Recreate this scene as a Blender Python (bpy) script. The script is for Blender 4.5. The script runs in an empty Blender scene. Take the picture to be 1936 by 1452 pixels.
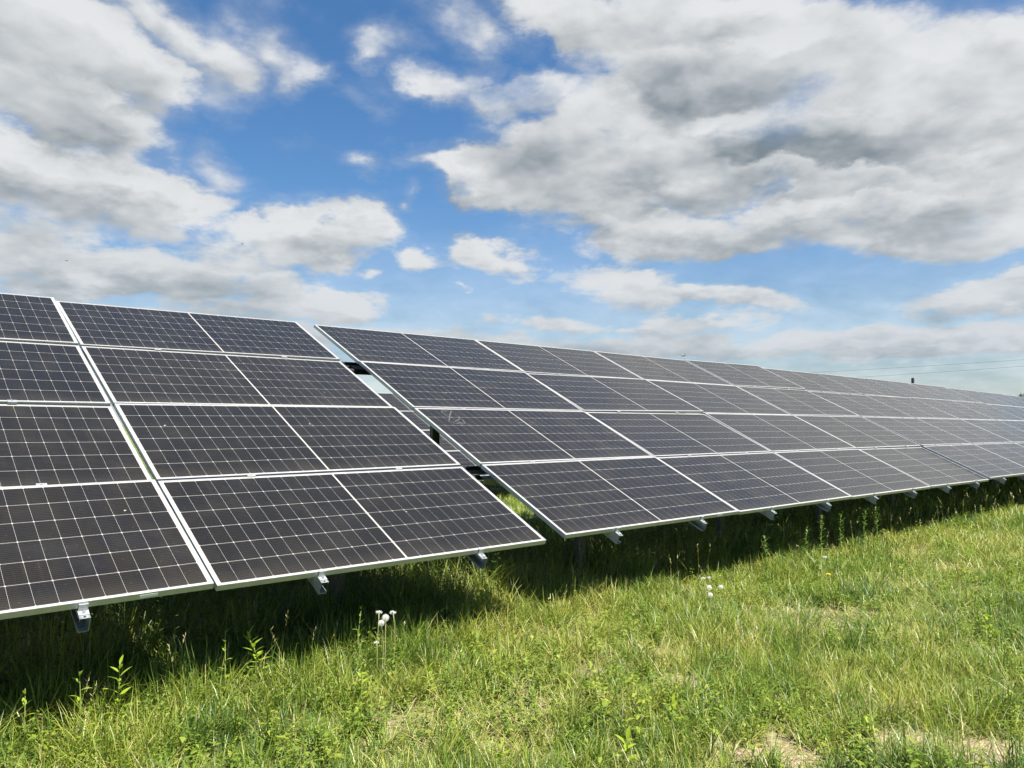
import bpy, math, random
import numpy as np
from mathutils import Vector, Matrix
R = math.radians
scene = bpy.context.scene
COL = scene.collection

# ------------------------------------------------------------------ camera
FPX, PITCH, CAM_H = 1469.4, R(3.0), 1.55          # focal length in pixels of the 1936 wide frame
cam_data = bpy.data.cameras.new("camera")
cam_data.sensor_width = 36.0
cam_data.lens = FPX / 1936.0 * 36.0
cam_data.clip_start = 0.05
cam_data.clip_end = 6000.0
cam = bpy.data.objects.new("camera", cam_data)
cam.location = (0, 0, CAM_H)
cam.rotation_euler = (math.pi / 2 + PITCH, 0, 0)
COL.objects.link(cam)
scene.camera = cam
scene.view_settings.view_transform = 'Standard'
scene.view_settings.look = 'None'
scene.view_settings.gamma = 1.0
scene.view_settings.exposure = 1.42
scene.view_settings.use_curve_mapping = False

def cam2world(c):
    x, y, z = c
    return Vector((x, z * math.cos(PITCH) + y * math.sin(PITCH), z * math.sin(PITCH) - y * math.cos(PITCH)))

def azel(px, py):
    d = cam2world(((px - 968) / FPX, (py - 726) / FPX, 1.0)).normalized()
    return math.atan2(d.x, d.y), math.asin(d.z)

# ------------------------------------------------------------------ sun
SUN_DIR = (Vector((0.6628, -0.7488, 0)) * 0.455 + Vector((0.7488, 0.6628, 0)) * 0.04 + Vector((0, 0, 1))).normalized()
sun_data = bpy.data.lights.new("sun", 'SUN')
sun_data.energy = 5.0
sun_data.angle = R(0.53)
sun_data.color = (1.0, 0.955, 0.88)
sun = bpy.data.objects.new("sun", sun_data)
sun.rotation_euler = SUN_DIR.to_track_quat('Z', 'Y').to_euler()
sun.location = SUN_DIR * 60
COL.objects.link(sun)
SUN_EL = math.asin(SUN_DIR.z)
SUN_ROT = math.atan2(SUN_DIR.x, SUN_DIR.y)

# ------------------------------------------------------------------ world: sky and clouds
class NT:
    """small helper to write node trees as expressions"""
    def __init__(self, tree):
        self.t = tree
    def node(self, kind, **kw):
        n = self.t.nodes.new(kind)
        for k, v in kw.items():
            setattr(n, k, v)
        return n
    def put(self, sock, v):
        if isinstance(v, bpy.types.NodeSocket):
            self.t.links.new(v, sock)
        elif v is not None:
            sock.default_value = v
    def math(self, op, a, b=None, c=None, clamp=False):
        n = self.node('ShaderNodeMath', operation=op, use_clamp=clamp)
        self.put(n.inputs[0], a)
        if b is not None: self.put(n.inputs[1], b)
        if c is not None: self.put(n.inputs[2], c)
        return n.outputs[0]
    def vmath(self, op, a, b=None, out=0):
        n = self.node('ShaderNodeVectorMath', operation=op)
        self.put(n.inputs[0], a)
        if b is not None:
            self.put(n.inputs[3] if op == 'SCALE' else n.inputs[1], b)
        return n.outputs[out]
    def combine(self, x, y, z):
        n = self.node('ShaderNodeCombineXYZ')
        for i, v in enumerate((x, y, z)): self.put(n.inputs[i], v)
        return n.outputs[0]
    def split(self, v):
        n = self.node('ShaderNodeSeparateXYZ'); self.put(n.inputs[0], v)
        return n.outputs
    def noise(self, vec, scale, detail=4.0, rough=0.5, dist=0.0, lac=2.0, color=False):
        n = self.node('ShaderNodeTexNoise')
        self.put(n.inputs['Vector'], vec)
        n.inputs['Scale'].default_value = scale
        n.inputs['Detail'].default_value = detail
        n.inputs['Roughness'].default_value = rough
        n.inputs['Lacunarity'].default_value = lac
        n.inputs['Distortion'].default_value = dist
        return n.outputs[1 if color else 0]
    def voronoi(self, vec, scale, feature='F1', smooth=None, rand=1.0, out=0):
        n = self.node('ShaderNodeTexVoronoi', feature=feature)
        self.put(n.inputs['Vector'], vec)
        n.inputs['Scale'].default_value = scale
        n.inputs['Randomness'].default_value = rand
        if smooth is not None: n.inputs['Smoothness'].default_value = smooth
        return n.outputs[out]
    def remap(self, v, a, b, c=0.0, d=1.0, kind='SMOOTHSTEP'):
        n = self.node('ShaderNodeMapRange', interpolation_type=kind)
        self.put(n.inputs[0], v)
        for i, k in enumerate((a, b, c, d)): self.put(n.inputs[i + 1], k)
        return n.outputs[0]
    def mix(self, f, a, b):
        n = self.node('ShaderNodeMix', data_type='RGBA')
        self.put(n.inputs[0], f)
        self.put(n.inputs[6], a if isinstance(a, bpy.types.NodeSocket) else (*a, 1.0))
        self.put(n.inputs[7], b if isinstance(b, bpy.types.NodeSocket) else (*b, 1.0))
        return n.outputs[2]
    def blob(self, vec, px, py, rx, ry, rot=0.0, kind='SPHERICAL'):
        a, e = azel(px, py)
        s = 1.0 / FPX
        n = self.node('ShaderNodeMapping', vector_type='TEXTURE')
        self.put(n.inputs[0], vec)
        n.inputs[1].default_value = (a, e, 0)
        n.inputs[2].default_value = (0, 0, R(-rot))
        n.inputs[3].default_value = (rx * s, ry * s, 1)
        g = self.node('ShaderNodeTexGradient', gradient_type=kind)
        self.put(g.inputs[0], n.outputs[0])
        return g.outputs[1]

world = bpy.data.worlds.new("World")
scene.world = world
world.use_nodes = True
wt = world.node_tree
wt.nodes.clear()
W = NT(wt)
sky = W.node('ShaderNodeTexSky', sky_type='NISHITA')
sky.sun_disc = False
sky.sun_elevation = SUN_EL
sky.sun_rotation = SUN_ROT
sky.altitude = 100.0
sky.air_density = 1.0
sky.dust_density = 0.3
sky.ozone_density = 3.0
geo = W.node('ShaderNodeNewGeometry')
d = W.vmath('SCALE', geo.outputs['Incoming'], -1.0)
dx, dy, dz = W.split(d)
az = W.math('ARCTAN2', dx, dy)
el = W.math('ARCSINE', dz)
ang = W.combine(az, el, 0.0)
# coordinates on a cloud layer: features shrink and flatten towards the horizon
inv = W.math('DIVIDE', 1.0, W.math('ADD', W.math('MAXIMUM', dz, 0.0), 0.42))
pc = W.combine(W.math('MULTIPLY', dx, inv), W.math('MULTIPLY', dy, inv), W.math('MULTIPLY', inv, 0.8))

# ragged warp of the layout by noise
wn = W.noise(pc, 3.6, 6.0, 0.60, color=True)
warp = W.vmath('MULTIPLY', W.vmath('SUBTRACT', wn, (0.5, 0.5, 0.5)), (0.20, 0.15, 0.0))
warp = W.vmath('SCALE', warp, W.remap(el, 0.02, 0.35, 0.25, 1.0))
angw = W.vmath('ADD', ang, warp)

def puff(vec, det=9.0, vdet=2.0):
    """cauliflower detail of a cumulus"""
    a = W.noise(vec, 6.5, det, 0.62, 0.1)
    jit = W.vmath('SCALE', W.vmath('SUBTRACT', W.noise(vec, 17.0, 2.0, .5, color=True), (.5, .5, .5)), 0.07)
    n = W.node('ShaderNodeTexVoronoi', feature='F1', normalize=True)
    W.put(n.inputs['Vector'], W.vmath('ADD', vec, jit))
    n.inputs['Scale'].default_value = 9.0
    n.inputs['Detail'].default_value = vdet
    n.inputs['Roughness'].default_value = 0.55
    n.inputs['Lacunarity'].default_value = 2.3
    return W.math('ADD', W.math('MULTIPLY', W.math('SUBTRACT', a, 0.5), 2.1), W.math('MULTIPLY', W.math('SUBTRACT', 0.30, n.outputs[0]), 0.8))
p0 = puff(pc)
q0 = puff(pc, 3.5, 1.0)
p1 = puff(W.vmath('SUBTRACT', pc, (0.012, -0.05, 0.028)), 3.5, 1.0)
big0 = W.noise(pc, 3.0, 3.0, 0.5)
big1 = W.noise(W.vmath('SUBTRACT', pc, (0.03, -0.12, 0.06)), 3.0, 3.0, 0.5)
relief = W.math('ADD', W.math('SUBTRACT', q0, p1), W.math('MULTIPLY', W.math('SUBTRACT', big0, big1), 2.2))

def field(vec, blobs, cap=1.05):
    s = None
    for b in blobs:
        g = W.math('MULTIPLY', W.blob(vec, *b[:5]), b[5])
        s = g if s is None else W.math('ADD', s, g)
    return W.math('MINIMUM', s, cap)

# cloud banks from the farthest to the nearest: (masses, grey bases, brightness) in degrees of the sky dome;
# a mass is px, py, rx, ry, rot, amount
BANKS = [
    ([(900, 645, 700, 50, 0, 1.0), (250, 610, 640, 62, 0, 1.1), (1450, 655, 520, 50, 0, .95), (1780, 640, 280, 40, 0, .8), (2600, 620, 700, 70, 0, 1.2), (-700, 600, 600, 70, 0, 1.2)],
     [], 0.68, 18, 0),
    ([(430, 580, 440, 52, 2, 1.1), (620, 565, 170, 52, 4, 1.1), (1060, 606, 270, 40, 2, 1.05), (1340, 610, 240, 34, 2, 1.05), (1490, 634, 90, 22, 0, .9), (1650, 620, 90, 20, 0, .8), (1780, 650, 120, 18, 0, .7)],
     [], 0.72, 24, 0),
    ([(1200, 550, 260, 64, 6, 1.2), (1430, 565, 170, 42, 10, 1.1), (1860, 568, 220, 58, -2, 1.3), (706, 526, 80, 34, 0, 1.0), (890, 556, 34, 16, 0, .9), (1200, 496, 140, 48, 0, .9), (2500, 480, 500, 90, 0, 1.2)],
     [(1220, 578, 200, 30, 5, .5), (1870, 592, 170, 26, -2, .4)], 0.76, 30, 0),
    ([(150, 500, 460, 92, 4, 1.2), (440, 525, 330, 60, 2, 1.0), (-600, 480, 500, 120, 0, 1.2)],
     [(110, 500, 300, 52, 5, .7), (430, 530, 260, 36, 4, .4)], 0.74, 40, 0),
    ([(640, 455, 220, 78, 6, 1.2), (715, 428, 84, 54, 20, .6), (430, 475, 260, 62, 4, 1.2), (520, 440, 160, 44, 0, .7)],
     [(640, 480, 200, 26, 6, .4)], 0.76, 36, 0),
    ([(795, 497, 100, 42, 10, 1.2), (955, 494, 112, 50, 10, 1.25), (885, 455, 78, 40, 14, 1.1), (1920, 497, 70, 30, -8, 1.1)],
     [(950, 512, 90, 20, 4, .5)], 0.84, 24, 0),
    ([(1560, 230, 560, 240, 0, 1.6), (1200, 150, 260, 160, 0, 1.0), (1800, 330, 300, 120, 0, 1.1), (1250, 320, 200, 100, 0, 1.0)], [(1500, 300, 300, 60, 0, .3)], 0.70, 60, 0),
    # the great bank at right, piled from the lower far lumps to the grey sheets overhead
    ([(1330, 450, 290, 64, 3, 1.2), (1120, 400, 240, 66, 12, 1.15), (1420, 470, 150, 38, 2, .9)],
     [(1350, 475, 220, 34, 3, .5)], 0.74, 40, 0),
    ([(1640, 425, 360, 88, -5, 1.35), (1930, 400, 220, 90, 0, 1.1), (1480, 390, 240, 70, 0, 1.0)],
     [(1620, 440, 300, 44, -5, .5), (1850, 420, 180, 40, -4, .4)], 0.76, 46, 0),
    ([(885, 335, 180, 60, 8, 1.25), (1030, 340, 220, 110, 12, 1.2), (1230, 330, 260, 120, 8, 1.25), (1120, 220, 220, 120, 0, 1.2)],
     [(1260, 360, 240, 60, 5, .6)], 0.78, 56, 0),
    ([(1480, 330, 240, 60, 5, 1.1), (1720, 340, 320, 60, 0, 1.1)], [], 0.80, 40, 0),
    ([(1640, 230, 380, 120, 2, 1.5), (1420, 265, 200, 70, 8, 1.1), (1880, 220, 260, 130, 0, 1.3)],
     [(1660, 270, 360, 70, 3, .9), (1450, 285, 160, 40, 6, .5)], 0.72, 60, 0),
    ([(1420, 130, 320, 130, 14, 1.5), (1180, 110, 260, 110, 6, 1.1), (1560, 60, 300, 90, 0, 1.2)],
     [(1400, 190, 280, 60, 14, .9), (1240, 150, 180, 50, 8, .4)], 0.74, 60, 0),
    ([(1300, 20, 420, 90, 0, 1.3), (1800, 80, 320, 110, 8, 1.3), (1000, 30, 160, 70, 10, 1.0), (2400, 160, 500, 260, 0, 1.5)],
     [(1560, 100, 240, 40, 6, .4), (1250, 60, 200, 50, 0, .35)], 0.72, 50, 0),
    ([(905, 168, 190, 70, 8, 1.2), (800, 150, 80, 54, 30, .75), (1030, 190, 150, 80, 0, .9), (880, 45, 120, 56, 30, .85)],
     [(930, 195, 140, 24, 8, .35)], 0.80, 50, 1),
    # left
    ([(90, 350, 400, 118, 14, 1.3), (300, 370, 115, 74, 30, .85), (-500, 300, 400, 160, 0, 1.2)],
     [(190, 408, 260, 46, 12, .9), (40, 370, 200, 36, 8, .5)], 0.84, 60, 0),
    ([(140, 225, 260, 100, 22, 1.25), (40, 150, 240, 90, 10, .9)],
     [(120, 265, 220, 40, 14, .6)], 0.76, 54, 0),
    ([(60, 60, 300, 140, 20, 1.3), (230, 120, 140, 70, 30, .8)],
     [(100, 140, 200, 36, 14, .4)], 0.76, 54, 0),
    ([(330, 80, 190, 76, 42, 1.0), (250, 20, 120, 60, 30, .7), (412, 128, 70, 40, 40, .65), (482, 108, 130, 92, 54, 1.1), (590, 146, 60, 46, 30, .85), (715, 60, 120, 46, -6, 0.9), (685, 104, 60, 32, 0, .75), (700, 318, 70, 32, 10, .85), (385, 320, 70, 64, 40, .65), (548, 180, 50, 50, 40, .55),
      (770, 390, 40, 26, 0, .75), (1108, 470, 46, 24, 0, .75), (720, 215, 70, 30, 10, .45)],
     [], 0.74, 40, 1),
]
HOLES = [(945, 100, 70, 84, 20, .62), (985, 60, 40, 50, 0, .4), (660, 210, 160, 110, 0, .9)]
HOLED = (6, 9, 12, 13, 14)
hole = field(angw, HOLES, 2.0)
behind = W.remap(dy, 0.45, -0.1)
gen = W.math('MULTIPLY', W.math('SUBTRACT', W.noise(pc, 1.6, 2.0, 0.5), 0.53), 4.0)
gen = W.math('MULTIPLY', gen, W.math('MAXIMUM', behind, W.remap(el, 0.55, 0.8)))   # overhead and behind: scattered cloud from noise alone
cl, alpha = None, None
for k, (masses, grey, bright, rise, soft) in enumerate(BANKS):
    dens = field(angw, masses)
    dens_up = field(W.vmath('ADD', angw, (0.0, rise / FPX, 0.0)), masses)       # the mass a little higher up: less of it there means a lit top
    if k in HOLED: dens = W.math('SUBTRACT', dens, hole)
    if k == 13: dens = W.math('ADD', dens, gen)
    D = W.math('ADD', W.math('SUBTRACT', dens, 0.42), W.math('MULTIPLY', p0, 0.80))
    a_k = W.math('MAXIMUM', W.remap(D, -0.14 - .12 * soft, 0.50 + .28 * soft), W.math('MULTIPLY', W.remap(D, -0.45, 0.2), 0.22))
    lum = W.math('ADD', W.math('MULTIPLY', W.remap(D, 0.10, 1.1), -0.13), bright - 0.02)
    lum = W.math('ADD', lum, W.math('MULTIPLY', relief, W.remap(D, 0.2, 1.1, 0.62, 0.38)))
    lum = W.math('ADD', lum, W.math('MULTIPLY', W.math('SUBTRACT', dens, dens_up), 0.62))
    if grey:
        lum = W.math('SUBTRACT', lum, W.math('MULTIPLY', field(angw, grey, 1.2), 0.45))
    c_k = W.mix(W.remap(lum, 0.0, 1.02, kind='LINEAR'), (0.235, 0.29, 0.335), (0.885, 0.905, 0.925))
    if cl is None:
        cl, alpha = c_k, a_k
    else:
        cl = W.mix(a_k, cl, c_k)
        alpha = W.math('MAXIMUM', alpha, a_k)
# aerial veil towards the horizon: far clouds and sky run together
far = W.remap(el, 0.30, 0.0)
cl = W.mix(W.math('MULTIPLY', far, 0.45), cl, (0.53, 0.63, 0.72))
bg_sky = W.node('ShaderNodeBackground'); hs = W.node('ShaderNodeHueSaturation'); hs.inputs['Saturation'].default_value = 1.22; hs.inputs['Value'].default_value = 1.05; W.put(hs.inputs['Color'], sky.outputs[0]); W.put(bg_sky.inputs[0], hs.outputs[0]); bg_sky.inputs[1].default_value = 0.0505
bg_cl = W.node('ShaderNodeBackground'); W.put(bg_cl.inputs[0], cl); bg_cl.inputs[1].default_value = 0.33
mixs = W.node('ShaderNodeMixShader')
W.put(mixs.inputs[0], W.math('MINIMUM', W.math('MAXIMUM', alpha, W.math('MULTIPLY', far, 0.72)), 1.0))
wt.links.new(bg_sky.outputs[0], mixs.inputs[1]); wt.links.new(bg_cl.outputs[0], mixs.inputs[2])
wo = W.node('ShaderNodeOutputWorld'); wt.links.new(mixs.outputs[0], wo.inputs[0])
world.cycles.sampling_method = 'MANUAL'
world.cycles.sample_map_resolution = 512

# ------------------------------------------------------------------ helpers
rng = np.random.default_rng(7)
random.seed(7)
_lat = np.random.default_rng(3).random((8, 256, 256))

def vnoise(x, y, scale, seed=0):
    """smooth value noise, 0..1"""
    x = np.asarray(x, float) / scale + 91.7 * seed; y = np.asarray(y, float) / scale + 37.3 * seed
    xi, yi = np.floor(x).astype(int), np.floor(y).astype(int)
    fx, fy = x - xi, y - yi
    fx, fy = fx * fx * (3 - 2 * fx), fy * fy * (3 - 2 * fy)
    L = _lat[seed % 8]
    g = lambda a, b: L[a % 256, b % 256]
    return (g(xi, yi) * (1 - fx) + g(xi + 1, yi) * fx) * (1 - fy) + (g(xi, yi + 1) * (1 - fx) + g(xi + 1, yi + 1) * fx) * fy

def sstep(a, b, x):
    t = np.clip((np.asarray(x, float) - a) / (b - a), 0, 1)
    return t * t * (3 - 2 * t)

LOW_O = np.array((-1.5652, 4.1768)); ROW_U = np.array((0.7488, 0.6628)); ROW_F = np.array((0.6628, -0.7488))

def perp(x, y):
    """metres in front (+) of or behind (-) the low edge of the solar arrays"""
    return (np.asarray(x) - LOW_O[0]) * ROW_F[0] + (np.asarray(y) - LOW_O[1]) * ROW_F[1]

def terrain(x, y):
    q = perp(x, y)
    z = -0.30 * sstep(-5.5, -11.0, q)
    z = z + 0.05 * (vnoise(x, y, 1.3, 1) - 0.5) + 0.03 * (vnoise(x, y, 0.45, 2) - 0.5)
    return z + 0.10 * (vnoise(x, y, 5.0, 3) - 0.5) * sstep(2.5, 6.0, np.hypot(x, y))

def ground_at(px, py):
    d = cam2world(((px - 968) / FPX, (py - 726) / FPX, 1.0))
    z = 0.0
    for _ in range(6):
        t = (z - CAM_H) / d.z
        x, y = d.x * t, d.y * t
        z = float(terrain(x, y))
    return Vector((x, y, z))

def at_depth(px, py, dist):
    d = cam2world(((px - 968) / FPX, (py - 726) / FPX, 1.0))
    return d * dist + Vector((0, 0, CAM_H))

class MB:
    """collects simple shapes and links them as ONE mesh object"""
    def __init__(self):
        self.v, self.f = [], []
    def add(self, verts, faces):
        k = len(self.v)
        self.v += [tuple(p) for p in verts]
        self.f += [tuple(i + k for i in f) for f in faces]
    def box(self, a, b):
        (x0, y0, z0), (x1, y1, z1) = a, b
        self.add([(x0, y0, z0), (x1, y0, z0), (x1, y1, z0), (x0, y1, z0), (x0, y0, z1), (x1, y0, z1), (x1, y1, z1), (x0, y1, z1)],
                 [(0, 3, 2, 1), (4, 5, 6, 7), (0, 1, 5, 4), (1, 2, 6, 5), (2, 3, 7, 6), (3, 0, 4, 7)])
    def extrude(self, prof, f0, f1):
        """closed profile polygon swept between two placements (functions of the profile point)"""
        n = len(prof)
        self.add([f0(p) for p in prof] + [f1(p) for p in prof],
                 [(i, (i + 1) % n, n + (i + 1) % n, n + i) for i in range(n)] + [tuple(range(n))[::-1], tuple(range(n, 2 * n))])
    def tube(self, pts, rad, seg=8, caps=True):
        pts = [Vector(p) for p in pts]
        rad = rad if isinstance(rad, (list, tuple)) else [rad] * len(pts)
        rings, ref = [], None
        for i, p in enumerate(pts):
            t = (pts[min(i + 1, len(pts) - 1)] - pts[max(i - 1, 0)]).normalized()
            if ref is None: ref = t.orthogonal().normalized()
            ref = (ref - t * ref.dot(t)).normalized()
            b = t.cross(ref)
            rings.append([p + (ref * math.cos(2 * math.pi * k / seg) + b * math.sin(2 * math.pi * k / seg)) * rad[i] for k in range(seg)])
        f = [(i * seg + k, i * seg + (k + 1) % seg, (i + 1) * seg + (k + 1) % seg, (i + 1) * seg + k) for i in range(len(pts) - 1) for k in range(seg)]
        if caps: f += [tuple(range(seg))[::-1], tuple((len(pts) - 1) * seg + k for k in range(seg))]
        self.add([p for r in rings for p in r], f)
    def ball(self, c, r, seg=10, rings=6, sz=1.0):
        c = Vector(c); v = [c + Vector((0, 0, r * sz))]
        for i in range(1, rings):
            a = math.pi * i / rings
            v += [c + Vector((r * math.sin(a) * math.cos(2 * math.pi * k / seg), r * math.sin(a) * math.sin(2 * math.pi * k / seg), r * sz * math.cos(a))) for k in range(seg)]
        v.append(c - Vector((0, 0, r * sz)))
        f = [(0, 1 + k, 1 + (k + 1) % seg) for k in range(seg)]
        for i in range(rings - 2):
            o = 1 + i * seg
            f += [(o + k, o + seg + k, o + seg + (k + 1) % seg, o + (k + 1) % seg) for k in range(seg)]
        o = 1 + (rings - 2) * seg
        f += [(o + k, len(v) - 1, o + (k + 1) % seg) for k in range(seg)]
        self.add(v, f)
    def leaf(self, base, direction, length, width, up=(0, 0, 1), droop=0.25, fold=0.25):
        """lance-shaped leaf folded along its midrib and bent over"""
        base, d, up = Vector(base), Vector(direction).normalized(), Vector(up)
        s = d.cross(up)
        s = s.normalized() if s.length > 1e-4 else d.orthogonal().normalized()
        n = s.cross(d)
        st = ((0.0, 0.10), (0.22, 0.72), (0.45, 1.0), (0.72, 0.70), (1.0, 0.02))
        v = []
        for t, w in st:
            m = base + d * length * t - n * (droop * length * t * t)
            e = n * (fold * width * w * 0.5)
            v += [m - s * width * 0.5 * w + e, m, m + s * width * 0.5 * w + e]
        f = [(3 * i + a, 3 * i + a + 1, 3 * i + a + 4, 3 * i + a + 3) for i in range(4) for a in (0, 1)]
        self.add(v, f)
    def mesh(self, name, mat, smooth=False):
        me = bpy.data.meshes.new(name)
        me.from_pydata([tuple(p) for p in self.v], [], self.f)
        me.materials.append(mat)
        if smooth: me.polygons.foreach_set('use_smooth', [True] * len(me.polygons))
        me.update()
        return me
    def build(self, name, mat, parent=None, local=None, smooth=False):
        return place(name, self.mesh(name, mat, smooth), parent, local)

def place(name, me, parent=None, local=None):
    o = bpy.data.objects.new(name, me)
    COL.objects.link(o)
    if parent is not None: o.parent = parent
    if local is not None: o.matrix_local = local
    return o

def tag(o, label, cat, group=None):
    o['label'] = label; o['category'] = cat
    if group: o['group'] = group
    return o

def thing(name, label, cat, loc=(0, 0, 0), rz=0.0, group=None):
    o = bpy.data.objects.new(name, None)
    o.empty_display_size = 0.1
    COL.objects.link(o)
    o.location = loc; o.rotation_euler = (0, 0, rz)
    return tag(o, label, cat, group)

def raw_mesh(name, verts, quads, tris, mat, tint=None):
    """a large mesh straight from arrays, with one tint number per point"""
    me = bpy.data.meshes.new(name)
    nq, nt = len(quads), len(tris)
    me.vertices.add(len(verts)); me.vertices.foreach_set('co', np.asarray(verts, np.float32).ravel())
    loops = np.concatenate([np.asarray(quads, np.int32).ravel(), np.asarray(tris, np.int32).ravel()])
    me.loops.add(len(loops)); me.loops.foreach_set('vertex_index', loops)
    me.polygons.add(nq + nt)
    me.polygons.foreach_set('loop_start', np.concatenate([np.arange(nq) * 4, nq * 4 + np.arange(nt) * 3]).astype(np.int32))
    me.polygons.foreach_set('use_smooth', np.ones(nq + nt, bool))
    if tint is not None:
        a = me.attributes.new('tint', 'FLOAT', 'POINT'); a.data.foreach_set('value', np.asarray(tint, np.float32))
    me.materials.append(mat)
    me.update(calc_edges=True)
    me.validate()
    return me

# ------------------------------------------------------------------ materials
def new_mat(name):
    m = bpy.data.materials.new(name); m.use_nodes = True
    m.node_tree.nodes.clear()
    return m, NT(m.node_tree)

def principled(N, base, rough=0.5, metal=0.0, spec=0.5, **kw):
    n = N.node('ShaderNodeBsdfPrincipled')
    N.put(n.inputs['Base Color'], base if isinstance(base, bpy.types.NodeSocket) else (*base, 1.0))
    N.put(n.inputs['Roughness'], rough); N.put(n.inputs['Metallic'], metal); N.put(n.inputs['Specular IOR Level'], spec)
    for k, v in kw.items(): N.put(n.inputs[k], v)
    return n
def finish(N, bsdf):
    o = N.node('ShaderNodeOutputMaterial'); N.t.links.new(bsdf if isinstance(bsdf, bpy.types.NodeSocket) else bsdf.outputs[0], o.inputs[0])
def objco(N): return N.node('ShaderNodeTexCoord').outputs['Object']
def ramp(N, f, stops):
    n = N.node('ShaderNodeValToRGB'); N.put(n.inputs[0], f)
    e = n.color_ramp.elements
    while len(e) < len(stops): e.new(0.5)
    for k, (p, c) in enumerate(stops): e[k].position = p; e[k].color = (*c, 1)
    return n.outputs[0]

def simple(name, base, rough=0.5, metal=0.0, spec=0.5, vary=0.12, scale=9.0):
    m, N = new_mat(name)
    f = N.noise(objco(N), scale, 5.0, 0.6)
    c = N.mix(N.remap(f, 0.3, 0.7), tuple(v * (1 - vary) for v in base), tuple(min(1, v * (1 + vary)) for v in base))
    finish(N, principled(N, c, N.remap(f, 0.2, 0.8, rough - .06, rough + .08), metal, spec))
    return m

PW, PH, RG, CG = 2.425, 1.134, 0.018, 0.017        # panel width and height, row gap, column gap

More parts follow.
